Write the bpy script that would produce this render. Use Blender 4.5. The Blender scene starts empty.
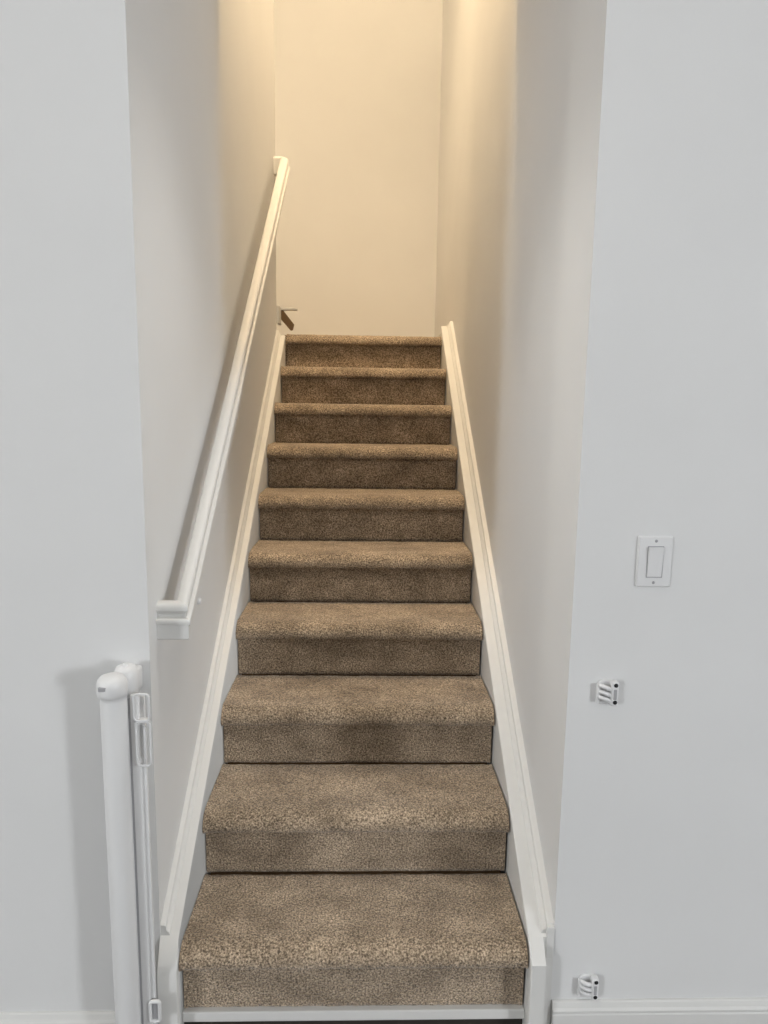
import bpy, bmesh, math, random
from mathutils import Vector, Matrix, noise
random.seed(7)
scene = bpy.context.scene
COL = scene.collection

# ---------------------------------------------------------------- camera
F_PX, PITCH, YAW, ROLL = 689.8, 0.1497, 0.0280, 0.0147
cp, sp = math.cos(PITCH), math.sin(PITCH)
fwd = Vector((math.sin(YAW)*cp, math.cos(YAW)*cp, -sp))
rgt = Vector((math.cos(YAW), -math.sin(YAW), 0))
up = rgt.cross(fwd)
r2 = math.cos(ROLL)*rgt + math.sin(ROLL)*up
u2 = -math.sin(ROLL)*rgt + math.cos(ROLL)*up
cam_d = bpy.data.cameras.new('camera')
cam = bpy.data.objects.new('camera', cam_d); COL.objects.link(cam)
M = Matrix((r2, u2, -fwd)).transposed().to_4x4()
M.translation = Vector((0.0122, -1.5275, 1.5036))
cam.matrix_world = M
cam_d.sensor_fit = 'VERTICAL'; cam_d.sensor_height = 24.0
cam_d.lens = F_PX/1024*24.0
cam_d.clip_start = 0.02
scene.camera = cam

# ---------------------------------------------------------------- exposure, world, lights
vs = scene.view_settings
vs.view_transform = 'Standard'; vs.look = 'None'; vs.gamma = 1.0; vs.use_curve_mapping = False
vs.exposure = 0.0
w = bpy.data.worlds.new('world'); scene.world = w; w.use_nodes = True
w.node_tree.nodes['Background'].inputs[0].default_value = (0.86, 0.92, 1.0, 1)
w.node_tree.nodes['Background'].inputs[1].default_value = 0.3

def area(name, loc, target, sx, sy, power, col):
    d = bpy.data.lights.new(name, 'AREA'); d.shape = 'RECTANGLE'; d.size = sx; d.size_y = sy
    d.energy = power; d.color = col
    o = bpy.data.objects.new(name, d); COL.objects.link(o); o.location = loc
    o.rotation_euler = (Vector(target)-Vector(loc)).to_track_quat('-Z', 'Y').to_euler()
    return o
def bulb(name, loc, rad, power, col):
    d = bpy.data.lights.new(name, 'POINT'); d.shadow_soft_size = rad; d.energy = power; d.color = col
    o = bpy.data.objects.new(name, d); COL.objects.link(o); o.location = loc
    return o
COOL = (0.935, 0.965, 1.0)
WARM = (1.0, 0.77, 0.50)
def spot(name, loc, target, rad, power, col, size, blend):
    d = bpy.data.lights.new(name, 'SPOT'); d.shadow_soft_size = rad; d.energy = power; d.color = col
    d.spot_size = math.radians(size); d.spot_blend = blend
    o = bpy.data.objects.new(name, d); COL.objects.link(o); o.location = loc
    o.rotation_euler = (Vector(target)-Vector(loc)).to_track_quat('-Z', 'Y').to_euler()
    return o
area('daylight_rear_window', (0.2, -7.3, 1.55), (0.2, 0, 1.45), 3.6, 2.2, 6, COOL)
area('daylight_right_window', (6.4, -5.55, 2.05), (-0.48, 0.5, 1.3), 0.8, 1.3, 228, COOL)
area('daylight_left_window', (-6.4, -5.95, 2.05), (0.49, 0.5, 1.3), 0.8, 1.3, 212, COOL)
area('floor_lamp_light', (-2.9, -0.62, 1.9), (0.49, 0.0, 1.5), 0.22, 1.6, 9, (1.0, 0.95, 0.84))
area('added_tread_fill', (0.05, -1.2, 2.9), (0.05, -0.9, 0), 0.5, 0.5, 5, (1.0, 0.96, 0.9))  # added fill from above, lifts the lower treads over the risers
spot('added_stair_fill', (0.0, 0.05, 2.93), (0.0, 0.35, 0), 0.16, 84, (1.0, 0.95, 0.87), 74, 1.0)  # invented spot, brightens stair walls and treads but not the facing walls
spot('upstairs_downlight', (0.0, 1.32, 5.3), (0.0, 1.55, 1.5), 0.30, 300, (1.0, 0.75, 0.46), 92, 0.8)
bulb('upstairs_lamp_light', (0.12, 1.02, 5.3), 0.06, 62, WARM)
bulb('added_landing_fill', (-1.7, 2.85, 3.5), 0.15, 24, WARM)  # unseen fill added round the corner to even out back and right walls

# ---------------------------------------------------------------- materials
def new_mat(name):
    m = bpy.data.materials.new(name); m.use_nodes = True
    nt = m.node_tree; b = nt.nodes['Principled BSDF']
    return m, nt, b
def paint(name, col, rough=0.6, bump=0.0, scale=220.0, spec=0.35, var=0.012):
    m, nt, b = new_mat(name)
    tc = nt.nodes.new('ShaderNodeTexCoord')
    n = nt.nodes.new('ShaderNodeTexNoise'); n.inputs['Scale'].default_value = 3.0; n.inputs['Detail'].default_value = 3
    nt.links.new(tc.outputs['Object'], n.inputs['Vector'])
    cr = nt.nodes.new('ShaderNodeValToRGB')
    cr.color_ramp.elements[0].position = 0.35; cr.color_ramp.elements[1].position = 0.65
    cr.color_ramp.elements[0].color = tuple(c*(1-var) for c in col)+(1,)
    cr.color_ramp.elements[1].color = tuple(min(1, c*(1+var)) for c in col)+(1,)
    nt.links.new(n.outputs['Fac'], cr.inputs[0]); nt.links.new(cr.outputs[0], b.inputs['Base Color'])
    b.inputs['Roughness'].default_value = rough
    b.inputs['Specular IOR Level'].default_value = spec
    if bump:
        n2 = nt.nodes.new('ShaderNodeTexNoise'); n2.inputs['Scale'].default_value = scale; n2.inputs['Detail'].default_value = 4
        nt.links.new(tc.outputs['Object'], n2.inputs['Vector'])
        bp = nt.nodes.new('ShaderNodeBump'); bp.inputs['Strength'].default_value = bump; bp.inputs['Distance'].default_value = 0.002
        nt.links.new(n2.outputs['Fac'], bp.inputs['Height']); nt.links.new(bp.outputs[0], b.inputs['Normal'])
    return m
M_WALL = paint('wall_paint', (0.70, 0.70, 0.695), 0.7, 0.06)
M_CEIL = paint('ceiling_paint', (0.78, 0.78, 0.77), 0.8, 0.1)
M_TRIM = paint('gloss_white_trim', (0.67, 0.665, 0.645), 0.5, 0.0, spec=0.45)
M_PLASTIC = paint('white_plastic', (0.72, 0.72, 0.72), 0.35, 0.0, spec=0.5)
M_BLACK = paint('black_hole', (0.012, 0.012, 0.012), 0.6)
M_METAL, _nt, _b = new_mat('brushed_metal')
_b.inputs['Base Color'].default_value = (0.45, 0.44, 0.43, 1); _b.inputs['Metallic'].default_value = 1; _b.inputs['Roughness'].default_value = 0.35
M_BROWN = paint('brown_stained_wood', (0.16, 0.10, 0.05), 0.5)
M_DARK = paint('dark_base_paint', (0.035, 0.03, 0.025), 0.6)
M_GREY = paint('grey_plastic', (0.36, 0.36, 0.37), 0.45)

def carpet_mat(name, dark, mid, light):
    m, nt, b = new_mat(name)
    L = nt.links.new
    tc = nt.nodes.new('ShaderNodeTexCoord')
    fine = nt.nodes.new('ShaderNodeTexNoise'); fine.inputs['Scale'].default_value = 215; fine.inputs['Detail'].default_value = 5; fine.inputs['Roughness'].default_value = 0.65
    L(tc.outputs['Object'], fine.inputs['Vector'])
    vor = nt.nodes.new('ShaderNodeTexVoronoi'); vor.inputs['Scale'].default_value = 150
    L(tc.outputs['Object'], vor.inputs['Vector'])
    big = nt.nodes.new('ShaderNodeTexNoise'); big.inputs['Scale'].default_value = 7; big.inputs['Detail'].default_value = 4; big.inputs['Roughness'].default_value = 0.6
    mp = nt.nodes.new('ShaderNodeMapping'); mp.inputs['Scale'].default_value = (1, 1.6, 1.6)
    L(tc.outputs['Object'], mp.inputs['Vector']); L(mp.outputs[0], big.inputs['Vector'])
    cr = nt.nodes.new('ShaderNodeValToRGB')
    e = cr.color_ramp.elements
    e[0].position = 0.37; e[0].color = dark+(1,)
    e[1].position = 0.64; e[1].color = light+(1,)
    k = e.new(0.5); k.color = mid+(1,)
    L(fine.outputs['Fac'], cr.inputs[0])
    br = nt.nodes.new('ShaderNodeValToRGB')
    br.color_ramp.elements[0].position = 0.3; br.color_ramp.elements[0].color = (0.62, 0.60, 0.57, 1)
    br.color_ramp.elements[1].position = 0.68; br.color_ramp.elements[1].color = (1.18, 1.18, 1.18, 1)
    L(big.outputs['Fac'], br.inputs[0])
    mx = nt.nodes.new('ShaderNodeMix'); mx.data_type = 'RGBA'; mx.blend_type = 'MULTIPLY'; mx.inputs[0].default_value = 1.0
    L(cr.outputs[0], mx.inputs[6]); L(br.outputs[0], mx.inputs[7])
    L(mx.outputs[2], b.inputs['Base Color'])
    b.inputs['Roughness'].default_value = 1.0; b.inputs['Specular IOR Level'].default_value = 0.05
    b.inputs['Sheen Weight'].default_value = 0.25; b.inputs['Sheen Roughness'].default_value = 0.6
    ad = nt.nodes.new('ShaderNodeMath'); ad.operation = 'ADD'
    L(fine.outputs['Fac'], ad.inputs[0]); L(vor.outputs['Distance'], ad.inputs[1])
    bp = nt.nodes.new('ShaderNodeBump'); bp.inputs['Strength'].default_value = 0.9; bp.inputs['Distance'].default_value = 0.003
    L(ad.outputs[0], bp.inputs['Height']); L(bp.outputs[0], b.inputs['Normal'])
    return m
M_CARPET = carpet_mat('taupe_carpet', (0.09, 0.064, 0.041), (0.325, 0.25, 0.173), (0.67, 0.535, 0.39))

def floor_mat():
    m, nt, b = new_mat('dark_floor')
    tc = nt.nodes.new('ShaderNodeTexCoord')
    mp = nt.nodes.new('ShaderNodeMapping'); mp.inputs['Scale'].default_value = (1.2, 14, 1)
    n = nt.nodes.new('ShaderNodeTexNoise'); n.inputs['Scale'].default_value = 5; n.inputs['Detail'].default_value = 6
    nt.links.new(tc.outputs['Object'], mp.inputs['Vector']); nt.links.new(mp.outputs[0], n.inputs['Vector'])
    cr = nt.nodes.new('ShaderNodeValToRGB')
    cr.color_ramp.elements[0].color = (0.06, 0.05, 0.04, 1); cr.color_ramp.elements[1].color = (0.13, 0.11, 0.09, 1)
    nt.links.new(n.outputs['Fac'], cr.inputs[0]); nt.links.new(cr.outputs[0], b.inputs['Base Color'])
    b.inputs['Roughness'].default_value = 0.45
    return m
M_FLOOR = floor_mat()

# ---------------------------------------------------------------- helpers
def obj(name, bm, mat, parent=None, smooth=None):
    bmesh.ops.recalc_face_normals(bm, faces=bm.faces)
    me = bpy.data.meshes.new(name); bm.to_mesh(me); bm.free()
    me.materials.append(mat)
    if smooth is not None:
        me.polygons.foreach_set('use_smooth', [True]*len(me.polygons))
        me.set_sharp_from_angle(angle=math.radians(smooth))
    o = bpy.data.objects.new(name, me); COL.objects.link(o)
    if parent is not None:
        o.parent = parent
        o.location = -parent.location if parent.location.length else (0, 0, 0)
    return o
def tag(o, label, cat, group=None):
    o['label'] = label; o['category'] = cat
    if group: o['group'] = group
    return o
def thing(name, loc, label, cat, group=None):
    o = bpy.data.objects.new(name, None); COL.objects.link(o); o.location = loc; o.empty_display_size = 0.05
    return tag(o, label, cat, group)
def structure(name, bm, mat, label=None):
    o = obj(name, bm, mat); o['kind'] = 'structure'
    if label: o['label'] = label
    return o
def prism(bm, pts, axis, a, b):
    """closed polygon extruded along an axis (0,1,2) from a to b; pts are the two other coordinates in axis order"""
    def mk(p, t):
        c = list(p); c.insert(axis, t); return bm.verts.new(c)
    A = [mk(p, a) for p in pts]; B = [mk(p, b) for p in pts]
    n = len(pts)
    bm.faces.new(A); bm.faces.new(B[::-1])
    for i in range(n):
        j = (i+1) % n
        bm.faces.new((A[i], B[i], B[j], A[j]))
    return bm
def box(bm, x0, x1, y0, y1, z0, z1, bev=0.0, seg=2):
    t = bmesh.new()
    vs_ = [t.verts.new((x, y, z)) for x in (x0, x1) for y in (y0, y1) for z in (z0, z1)]
    for f in ((0,1,3,2),(4,6,7,5),(0,4,5,1),(2,3,7,6),(0,2,6,4),(1,5,7,3)):
        t.faces.new([vs_[i] for i in f])
    bmesh.ops.recalc_face_normals(t, faces=t.faces)
    if bev: bmesh.ops.bevel(t, geom=t.edges[:], offset=bev, segments=seg, affect='EDGES', profile=0.5)
    me = bpy.data.meshes.new('tmp'); t.to_mesh(me); t.free(); bm.from_mesh(me); bpy.data.meshes.remove(me)
    return bm
def rings(bm, rs, cap=True, closed=False):
    V = [[bm.verts.new(p) for p in r] for r in rs]
    n = len(V[0]); m = len(V)
    for i in range(m if closed else m-1):
        a, b = V[i], V[(i+1) % m]
        for j in range(n):
            k = (j+1) % n
            bm.faces.new((a[j], a[k], b[k], b[j]))
    if cap and not closed:
        bm.faces.new(V[0][::-1]); bm.faces.new(V[-1])
    return bm
def lathe(bm, prof, c, axis=2, n=32):
    """prof: (radius, along) pairs around an axis through c"""
    rs = []
    for r, h in prof:
        ring = []
        for k in range(n):
            a = 2*math.pi*k/n
            p = [r*math.cos(a), r*math.sin(a)]; p.insert(axis, h)
            ring.append(Vector(c)+Vector(p))
        rs.append(ring)
    return rings(bm, rs)
def tube(bm, pts, r, n=8, closed=False):
    pts = [Vector(p) for p in pts]; rs = []; m = len(pts)
    ref = None
    for i, p in enumerate(pts):
        a = pts[(i-1) % m] if (closed or i) else p
        b = pts[(i+1) % m] if (closed or i < m-1) else p
        t = (b-a).normalized()
        if ref is None:
            ref = Vector((0, 1, 0)) if abs(t.y) < 0.9 else Vector((1, 0, 0))
        s = t.cross(ref).normalized(); q = s.cross(t).normalized(); ref = q
        rs.append([p+r*(math.cos(2*math.pi*k/n)*s+math.sin(2*math.pi*k/n)*q) for k in range(n)])
    return rings(bm, rs, closed=closed)
def rrect(cx, cz, w_, h_, r, y, n=6):
    out = []
    for (sx, sz, a0) in ((1, 1, 0), (-1, 1, 90), (-1, -1, 180), (1, -1, 270)):
        for k in range(n+1):
            a = math.radians(a0+90*k/n)
            out.append((cx+sx*(w_/2-r)+r*math.cos(a), y, cz+sz*(h_/2-r)+r*math.sin(a)))
    return out
def plate(bm, cx, cz, w_, h_, r, y0, y1, bev=0.0):
    """a rounded-rectangle plate standing on a wall, its face at y0 (towards the room), chamfered by bev"""
    rs = [rrect(cx, cz, w_, h_, r, y1), rrect(cx, cz, w_, h_, r, y0+bev)]
    if bev: rs.append(rrect(cx, cz, w_-2*bev, h_-2*bev, max(r-bev, 0.0006), y0))
    return rings(bm, rs)

# ---------------------------------------------------------------- dimensions
XL, XR = -0.4772, 0.4930        # faces of the two stair walls
R, RUN, NST = 0.19, 0.2654, 10
ZF = -0.085                     # lower floor
ZL = R*NST                      # landing
ZC, ZTOP = 2.95, 5.5
YH = 0.965                      # edge of the upper floor over the stairs
YE, YB = 2.34, 3.47             # end of the left stair wall, back wall of the landing
CL, CR = -0.4285, 0.4265        # edges of the carpet

# ---------------------------------------------------------------- setting
structure('floor', box(bmesh.new(), -6.8, 6.8, -7.7, 0.0, ZF-0.1, ZF), M_FLOOR)
structure('wall_left', prism(bmesh.new(), [(-6.7, 0), (XL, 0), (XL-0.1, 0.1), (-6.7, 0.1)], 2, ZF, ZTOP), M_WALL)
structure('wall_right', prism(bmesh.new(), [(XR, 0), (6.7, 0), (6.7, 0.1), (XR+0.1, 0.1)], 2, ZF, ZTOP), M_WALL)
structure('wall_stair_left', prism(bmesh.new(), [(XL, 0), (XL, YE), (XL-0.1, YE-0.1), (XL-0.1, 0.1)], 2, ZF, ZTOP), M_WALL)
structure('wall_stair_right', prism(bmesh.new(), [(XR, 0), (XR, YB), (XR+0.1, YB+0.1), (XR+0.1, 0.1)], 2, ZF, ZTOP), M_WALL)
structure('wall_back', prism(bmesh.new(), [(-2.0, YB), (XR, YB), (XR+0.1, YB+0.1), (-2.0, YB+0.1)], 2, ZL-0.2, ZTOP), M_WALL)
structure('wall_landing_front', prism(bmesh.new(), [(-2.0, YE), (XL, YE), (XL-0.1, YE-0.1), (-2.0, YE-0.1)], 2, ZL-0.2, ZTOP), M_WALL)
structure('wall_landing_end', box(bmesh.new(), -2.1, -2.0, YE-0.1, YB+0.1, ZL-0.2, ZTOP), M_WALL)
structure('ceiling', box(bmesh.new(), -6.8, 6.8, -7.7, 0.0, ZC, ZC+0.1), M_CEIL)
structure('ceiling_stair_edge', box(bmesh.new(), XL, XR, 0.0, YH, ZC, ZC+0.1), M_CEIL)
structure('wall_header', box(bmesh.new(), XL, XR, YH-0.1, YH, ZC+0.1, ZTOP), M_WALL)
structure('ceiling_upstairs', box(bmesh.new(), -2.1, XR+0.1, YH-0.1, YB+0.1, ZTOP, ZTOP+0.1), M_CEIL)
structure('wall_room_left', box(bmesh.new(), -6.8, -6.7, -7.7, 0.1, ZF, ZC), M_WALL)
structure('wall_room_right', box(bmesh.new(), 6.7, 6.8, -7.7, 0.1, ZF, ZC), M_WALL)
rear = bmesh.new()                      # rear wall with a wide window opening
box(rear, -6.7, -1.7, -7.6, -7.5, ZF, ZC); box(rear, 2.1, 6.7, -7.6, -7.5, ZF, ZC)
box(rear, -1.7, 2.1, -7.6, -7.5, ZF, 0.4); box(rear, -1.7, 2.1, -7.6, -7.5, 2.7, ZC)
structure('wall_rear', rear, M_WALL)
structure('floor_landing', box(bmesh.new(), -2.0, XR, 2.42, YB, ZL-0.2, ZL-0.004), M_CARPET)

def base_profile(top, d=0.014):
    """(distance from wall, height) of a baseboard: flat board, bead and cap"""
    return [(0, ZF), (d, ZF), (d, top-0.034), (d-0.002, top-0.030), (d+0.001, top-0.026), (d+0.001, top-0.021),
            (d-0.003, top-0.015), (d-0.005, top-0.009), (d-0.007, top-0.003), (d-0.010, top), (0, top)]
def base_board(name, x0, x1, top):
    bm = bmesh.new()
    prism(bm, [(-d, z) for d, z in base_profile(top)], 0, x0, x1)
    o = structure(name, bm, M_TRIM)
    return o
base_board('baseboard_left', -6.7, XL-0.03, 0.012)
base_board('baseboard_right', XR+0.004, 6.7, 0.033)
bm = bmesh.new()
prism(bm, [(XR-d, z-ZF+ZL) for d, z in base_profile(0.012)], 1, 2.50, YB)
structure('baseboard_landing', bm, M_TRIM)
bm = bmesh.new()
prism(bm, [(YB-d, z-ZF+ZL) for d, z in base_profile(0.012)], 0, -2.0, XR-0.02)
structure('baseboard_back', bm, M_TRIM)

# ---------------------------------------------------------------- staircase
stairs = thing('staircase', (0, 0, 0), 'straight flight of ten carpeted steps in worn taupe pile between white skirt boards', 'staircase')
def fuzz(p, amp, seed):
    v = Vector(p)
    n1 = noise.noise(v*95+Vector((seed, 0, 0))); n2 = noise.noise(v*30+Vector((0, seed, 0)))
    return amp*(0.75*n1+0.5*n2)
def carpet_piece(name, prof, x0, x1, amp, seed):
    """sweep an open, dense (y,z) profile along x; closed straight across its hidden back; each point pushed along the profile normal by fuzz"""
    nx = 110; bm = bmesh.new(); m = len(prof)
    nor = []
    for i in range(m):
        a = Vector(prof[max(i-1, 0)]); b = Vector(prof[min(i+1, m-1)]); t = (b-a).normalized(); nor.append(Vector((-t.y, t.x)))
    rows = []
    for k in range(nx+1):
        x = x0+(x1-x0)*k/nx
        edge = min(k, nx-k); tuck = 0.0025*max(0, 1-edge/1.5)
        top = []
        for i, (y, z) in enumerate(prof):
            d = fuzz((x, y, z), amp, seed)-tuck
            top.append((x, y+nor[i].x*d, z+nor[i].y*d))
        rows.append(top)
    rings(bm, rows)
    return obj(name, bm, M_CARPET, stairs, smooth=60)
def lerp_path(pts, step):
    out = [pts[0]]
    for a, b in zip(pts, pts[1:]):
        L = math.hypot(b[0]-a[0], b[1]-a[1]); n = max(1, round(L/step))
        for k in range(1, n+1): out.append((a[0]+(b[0]-a[0])*k/n, a[1]+(b[1]-a[1])*k/n))
    return out
for n in range(1, NST+1):
    y0 = (n-1)*RUN; zt = n*R
    yb = n*RUN+0.004 if n < NST else 2.52
    nose = []
    # from under the nosing, round the front, over the top and back to the next riser
    zb = zt-0.054; yf = y0-0.020
    nose += [(y0+0.016, zb+0.002), (yf+0.007, zb), (yf+0.002, zb+0.004), (yf, zb+0.010)]
    for k in range(1, 11):
        a = math.radians(180-90*k/10)
        nose.append((yf+0.048+0.048*math.cos(a), zb+0.012+0.042*math.sin(a)))
    nose += [(yf+0.09, zt), (yb-0.014, zt), (yb-0.006, zt-0.002), (yb+0.001, zt-0.006), (yb+0.004, zt-0.014)]
    path = lerp_path(nose, 0.007)
    path = path[::-1]          # back to front so that the normals point outwards
    carpet_piece('tread', path, CL, CR, 0.0026, n*3.1)
    # riser
    zr0 = (n-1)*R if n > 1 else 0.008
    yr = y0+0.009
    rp = lerp_path([(yr+0.007, zb+0.006), (yr+0.001, zb+0.002), (yr, zb-0.006), (yr, zr0+0.009), (yr+0.001, zr0+0.003), (yr+0.006, zr0-0.004)], 0.007)
    carpet_piece('riser', rp, CL+0.002, CR-0.002, 0.0022, 50+n*2.3)
bm = bmesh.new(); box(bm, CL-0.002, CR+0.002, -0.003, 0.03, -0.021, 0.007, 0.003)
obj('toe_strip', bm, M_TRIM, stairs)['label'] = 'white painted strip'
bm = bmesh.new(); box(bm, CL-0.002, CR+0.002, 0.012, 0.03, ZF, -0.019)
obj('toe_kick', bm, M_DARK, stairs)['label'] = 'dark brown base'
bm = bmesh.new()              # timber carriage that carries the carpet
pts = [(0.022, ZF)]
for n in range(1, NST+1):
    pts += [((n-1)*RUN+0.020, n*R-0.012), (n*RUN+0.020, n*R-0.012)]
pts[-1] = (2.45, ZL-0.016)
pts += [(2.45, ZL-0.2), (0.35, ZF)]
prism(bm, pts, 0, CL+0.01, CR-0.01)
obj('carriage', bm, M_BROWN, stairs)

# ---------------------------------------------------------------- skirt boards
SL = R/RUN
def skirt_z(y): return 0.236+SL*y
def skirt(side, xw, xc, label, y_end):
    s = 1 if side == 'R' else -1       # direction from the stair towards the wall
    t = thing('skirt_board', (xw, 0, ZF), label, 'skirt board', 'skirt boards of the stairs')
    # board: plumb front at the floor, bevelled nose, raked top
    yb0, zb0 = (-0.045, 0.168) if s > 0 else (-0.036, 0.142)
    xo = xw-s*0.028 if s > 0 else xw
    bm = bmesh.new()
    prism(bm, [(yb0, ZF), (yb0, zb0), (-0.004, skirt_z(-0.004)-0.021), (-0.004, ZF)], 0, min(xc, xo), max(xc, xo))
    prism(bm, [(-0.004, ZF), (-0.004, skirt_z(-0.004)-0.021), (y_end, skirt_z(y_end)-0.021), (y_end, ZL-0.40), (0.45, ZF)], 0, min(xc, xw), max(xc, xw))
    bmesh.ops.remove_doubles(bm, verts=bm.verts[:], dist=1e-5)
    ed = [e for e in bm.edges if abs(e.verts[0].co.x-xc) < 1e-5 and abs(e.verts[1].co.x-xc) < 1e-5 and max(e.verts[0].co.z, e.verts[1].co.z) > 0.1]
    bmesh.ops.bevel(bm, geom=ed, offset=0.004, segments=3, affect='EDGES', profile=0.5)
    obj('board', bm, M_TRIM, t, smooth=40)
    # cap moulding along the wall on top of the board
    W = abs(xw-xc)
    cp_ = [(0, -0.055), (W*0.50, -0.055), (W*0.50, -0.0205), (W*0.47, -0.014), (W*0.42, -0.009), (W*0.33, -0.006),
           (W*0.29, -0.003), (W*0.29, 0.004), (W*0.26, 0.008), (W*0.20, 0.0095), (0, 0.0095)]
    rs = []
    for y in (0.003, y_end):
        rs.append([(xw-s*d, y, skirt_z(y)+h-0.004) for d, h in cp_])
    bm = bmesh.new(); rings(bm, rs)
    obj('cap_molding', bm, M_TRIM, t, smooth=35)
    # plumb end strip of the moulding, down the wall corner
    if s > 0:
        bm = bmesh.new(); box(bm, min(xw, xw-s*W*0.30), max(xw, xw-s*W*0.30), -0.006, 0.004, 0.155 if s > 0 else ZF, skirt_z(0)+0.004, 0.002)
        obj('end_strip', bm, M_TRIM, t)
    return t
skirt('R', XR, 0.4280, 'white painted skirt board with stepped cap rising along the right-hand stair wall', 2.44)
skirt('L', XL, -0.4300, 'white painted skirt board with stepped cap rising along the left-hand stair wall, under the handrail', 2.335)

# ---------------------------------------------------------------- handrail
rail = thing('handrail', (XL, 0.075, 1.0), 'white painted moulded wooden handrail climbing the left-hand stair wall', 'handrail')
XC_, Y0_, Y1_ = XL+0.0555, 0.078, 2.285
def rail_z(y): return 0.979+0.787*y
prof = []
def P(o, h): prof.append((o, h))
# outer side is +o; h from the top of the rail
P(-0.010, 0.0); P(0.006, 0.0); P(0.012, -0.002); P(0.0165, -0.006); P(0.0185, -0.012); P(0.0185, -0.018)
P(0.0150, -0.022); P(0.0100, -0.027); P(0.0100, -0.034); P(0.0165, -0.036); P(0.0235, -0.037); P(0.0255, -0.040); P(0.0255, -0.047); P(0.0235, -0.050)
P(0.0195, -0.051); P(0.0195, -0.086); P(0.0165, -0.089)
P(-0.0140, -0.089); P(-0.0170, -0.086); P(-0.0185, -0.018); P(-0.0185, -0.010); P(-0.0165, -0.004)
z0, z1 = rail_z(Y0_), rail_z(Y1_)
bm = bmesh.new()
rs = [[(XC_+o, Y0_-o, z0+h) for o, h in prof], [(XC_+o, Y1_+o, z1+h) for o, h in prof]]
rings(bm, rs)
obj('rail', bm, M_TRIM, rail, smooth=40)
bm = bmesh.new(); rings(bm, [[(XL, Y0_-o, z0+h) for o, h in prof], [(XC_+o, Y0_-o, z0+h) for o, h in prof]])
obj('wall_return', bm, M_TRIM, rail, smooth=40)
bm = bmesh.new(); rings(bm, [[(XL, Y1_+o, z1+h) for o, h in prof], [(XC_+o, Y1_+o, z1+h) for o, h in prof]])
obj('wall_return', bm, M_TRIM, rail, smooth=40)
# white screw caps on the wall below the rail
for (y, z), lab in (((0.459, 0.933), 'white screw cap on the left-hand stair wall beside the low end of the handrail'),
                    ((1.09, 1.458), 'white screw cap on the left-hand stair wall beside the middle of the handrail')):
    bm = bmesh.new()
    lathe(bm, [(0.0105, 0.0), (0.0105, 0.006), (0.008, 0.0095), (0.003, 0.011)], (XL, y, z), axis=0, n=16)
    tag(obj('screw_cap', bm, M_PLASTIC, smooth=50), lab, 'screw cap', 'screw caps on the stair wall')

# ---------------------------------------------------------------- ledge at the head of the stairs
ledge = thing('corner_bracket', (XL, 2.40, 2.05), 'small white bracket with a dark sloping brace at the left of the top step', 'bracket')
bm = bmesh.new(); box(bm, -0.472, -0.375, 2.42, 2.45, 2.030, 2.045, 0.003)
obj('bracket_arm', bm, M_TRIM, ledge)
bm = bmesh.new(); box(bm, XL, -0.463, 2.34, 2.44, 1.95, 2.043, 0.003)
obj('wall_plate', bm, M_TRIM, ledge)
bm = bmesh.new()
prism(bm, [(-0.468, 2.030), (-0.452, 2.030), (-0.392, 1.955), (-0.400, 1.925), (-0.412, 1.922), (-0.468, 1.985)], 1, 2.425, 2.448)
obj('brace', bm, M_BROWN, ledge)['label'] = 'dark sloping brace'

# ---------------------------------------------------------------- light switch
sw = thing('light_switch', (0.674, 0, 1.107), 'white rocker light switch on a square-cornered wall plate', 'light switch')
cx, cz = 0.674, 1.1655
bm = bmesh.new(); plate(bm, cx, cz, 0.080, 0.118, 0.003, -0.0065, 0.0, 0.003)
obj('wall_plate', bm, M_PLASTIC, sw, smooth=30)
bm = bmesh.new(); plate(bm, cx, cz, 0.0375, 0.0735, 0.0015, -0.0072, -0.004)
obj('rocker_frame', bm, M_GREY, sw)
bm = bmesh.new()
yk = -0.0062
prism(bm, [(yk, cz-0.0345), (-0.0082, cz-0.0345), (-0.0098, cz), (-0.0128, cz+0.0345), (yk, cz+0.0345)], 0, cx-0.0168, cx+0.0168)
bmesh.ops.bevel(bm, geom=bm.edges[:], offset=0.0008, segments=2, affect='EDGES')
obj('rocker', bm, M_PLASTIC, sw, smooth=30)
for dz in (0.0484, -0.0484):
    bm = bmesh.new()
    lathe(bm, [(0.0034, -0.0045), (0.0034, -0.0070), (0.0024, -0.0078)], (cx, 0, cz+dz), axis=1, n=14)
    obj('screw', bm, M_GREY, sw, smooth=40)

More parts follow.
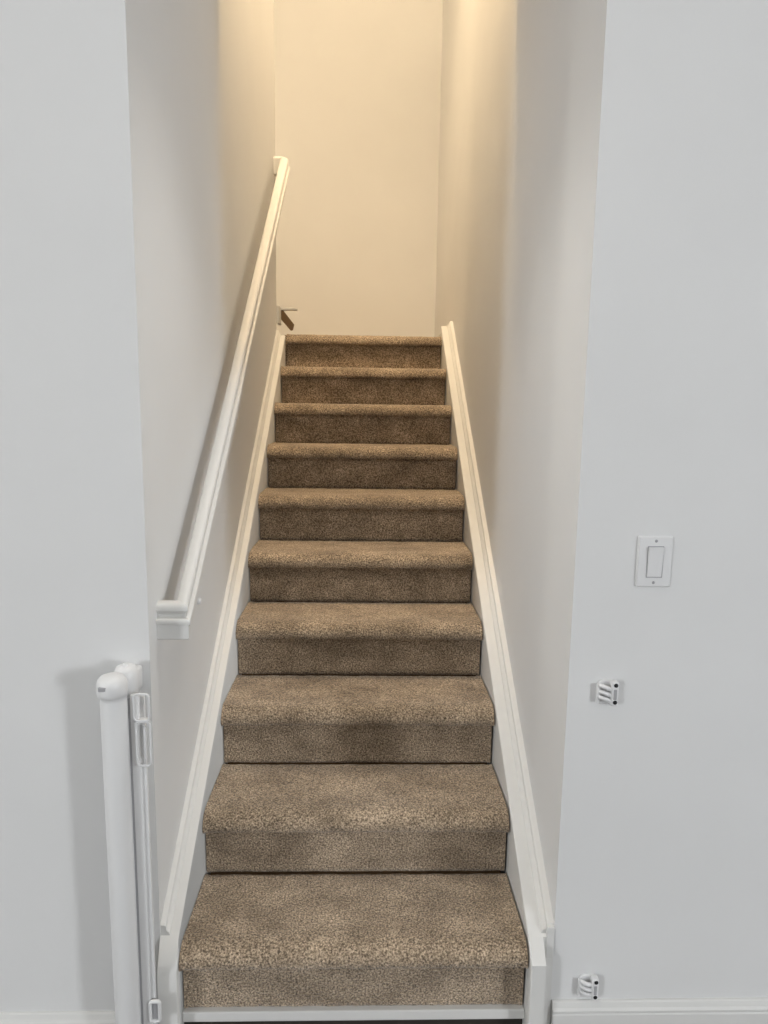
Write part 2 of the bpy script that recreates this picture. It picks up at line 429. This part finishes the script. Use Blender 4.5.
# ---------------------------------------------------------------- receiver brackets of the safety gate
def receiver(cx, cz, label):
    t = thing('gate_bracket', (cx, 0, cz), label, 'gate bracket', 'gate brackets on the right-hand wall')
    bm = bmesh.new(); plate(bm, cx-0.004, cz, 0.044, 0.060, 0.012, -0.005, 0.0, 0.002)
    obj('base_plate', bm, M_PLASTIC, t, smooth=40)
    bm = bmesh.new(); plate(bm, cx+0.010, cz+0.001, 0.017, 0.060, 0.005, -0.020, -0.004, 0.003)
    obj('screw_block', bm, M_PLASTIC, t, smooth=40)
    for dz in (0.014, 0.000, -0.014):          # three curved fingers beside the screw block
        pts = []
        for k in range(11):
            u = k/10
            pts.append((cx-0.024+0.026*u, -0.006-0.012*math.sin(math.pi*min(1, 0.15+0.7*u)), cz+dz+0.005-0.010*u*u))
        bm = bmesh.new(); tube(bm, pts, 0.0050, 12)
        obj('hook_finger', bm, M_PLASTIC, t, smooth=60)
    bm = bmesh.new(); box(bm, cx-0.030, cx-0.022, -0.013, -0.001, cz-0.025, cz+0.022, 0.003)
    obj('hook_lip', bm, M_PLASTIC, t, smooth=40)
    for dz in (0.0225, -0.019):
        bm = bmesh.new(); lathe(bm, [(0.0050, -0.012), (0.0050, -0.0208), (0.0036, -0.0214)], (cx+0.011, 0, cz+dz), axis=1, n=16)
        o = obj('screw', bm, M_BLACK, t, smooth=40); o['label'] = 'black screw'
    bm = bmesh.new(); box(bm, cx+0.006, cx+0.0145, -0.0208, -0.012, cz-0.013, cz+0.013, 0.002)
    obj('latch_slot', bm, M_GREY, t)['label'] = 'grey slot'
    return t
receiver(0.588, 0.852, 'white gate latch bracket with two black screws on the wall below the light switch')
receiver(0.589, 0.075, 'white gate latch bracket with two black screws just above the baseboard')

# ---------------------------------------------------------------- retractable safety gate on the left
gx, gy = -0.5355, -0.075
gate = thing('safety_gate', (gx, gy, ZF), 'rolled-up white retractable safety gate standing at the left corner of the stairs', 'safety gate')
bm = bmesh.new(); lathe(bm, [(0.027, ZF+0.004), (0.0285, ZF+0.02), (0.0285, 0.857), (0.0275, 0.862), (0.0275, 0.868), (0.0290, 0.870), (0.0290, 0.874)], (gx, gy, 0), n=48)
obj('housing_tube', bm, M_PLASTIC, gate, smooth=40)
bm = bmesh.new()
lathe(bm, [(0.028, 0.872), (0.0310, 0.875), (0.0325, 0.883), (0.0325, 0.899), (0.030, 0.909), (0.024, 0.916), (0.014, 0.920), (0.003, 0.921)], (gx-0.001, gy-0.003, 0), n=40)
cap = obj('end_cap', bm, M_PLASTIC, gate, smooth=50)
bm = bmesh.new(); box(bm, gx-0.020, gx-0.002, gy-0.0355, gy-0.020, 0.893, 0.903, 0.002)
o = obj('indicator_window', bm, M_GREY, cap); o['label'] = 'small grey slot'; o.location = (0, 0, 0)
bm = bmesh.new()
lathe(bm, [(0.022, 0.856), (0.0265, 0.862), (0.0275, 0.900), (0.026, 0.914), (0.021, 0.924), (0.010, 0.929), (0.002, 0.930)], (gx+0.018, gy+0.034, 0), n=36)
box(bm, gx-0.005, gx+0.042, gy+0.03, 0.0, 0.862, 0.914, 0.006)
mount = obj('wall_mount', bm, M_PLASTIC, gate, smooth=50)
bm = bmesh.new(); lathe(bm, [(0.006, 0.926), (0.006, 0.932), (0.004, 0.934)], (gx+0.018, gy+0.028, 0), n=14)
obj('release_button', bm, M_PLASTIC, gate, smooth=50)
bm = bmesh.new(); box(bm, gx-0.02, gx+0.04, gy+0.02, 0.0, ZF, ZF+0.05, 0.006)
obj('floor_mount', bm, M_PLASTIC, gate, smooth=50)
# rolled mesh, coloured grey for the shade in the gap by the tube; pull bar
bm = bmesh.new(); box(bm, gx+0.022, gx+0.036, -0.066, -0.058, ZF+0.02, 0.858, 0.002)
obj('mesh_gap_shade', bm, M_GREY, gate, smooth=40)
bm = bmesh.new(); box(bm, gx+0.0315, gx+0.052, -0.068, -0.054, ZF+0.02, 0.868, 0.003); box(bm, gx+0.050, gx+0.062, -0.062, -0.054, ZF+0.02, 0.864, 0.002)
obj('pull_bar', bm, M_PLASTIC, gate, smooth=40)
hx = gx+0.061
bm = bmesh.new()
tube(bm, rrect(hx, 0.844, 0.032, 0.062, 0.008, -0.078), 0.0028, 8, closed=True)
tube(bm, rrect(hx+0.002, 0.759, 0.030, 0.104, 0.008, -0.078), 0.0028, 8, closed=True)
box(bm, hx-0.012, hx+0.012, -0.078, -0.060, 0.808, 0.814, 0.002)
handle = obj('handle', bm, M_PLASTIC, gate, smooth=50); handle['label'] = 'looped white handle'
bm = bmesh.new(); box(bm, hx+0.003, hx+0.008, -0.082, -0.074, 0.722, 0.800, 0.002)
obj('latch_tongue', bm, M_PLASTIC, gate)
bm = bmesh.new(); tube(bm, rrect(-0.474, 0.078, 0.022, 0.052, 0.006, -0.070), 0.0045, 10, closed=True)
obj('floor_hook', bm, M_PLASTIC, gate, smooth=50)
bm = bmesh.new(); box(bm, -0.482, -0.466, -0.068, -0.060, 0.054, 0.100, 0.002)
obj('hook_pin', bm, M_GREY, gate)['label'] = 'grey pin'
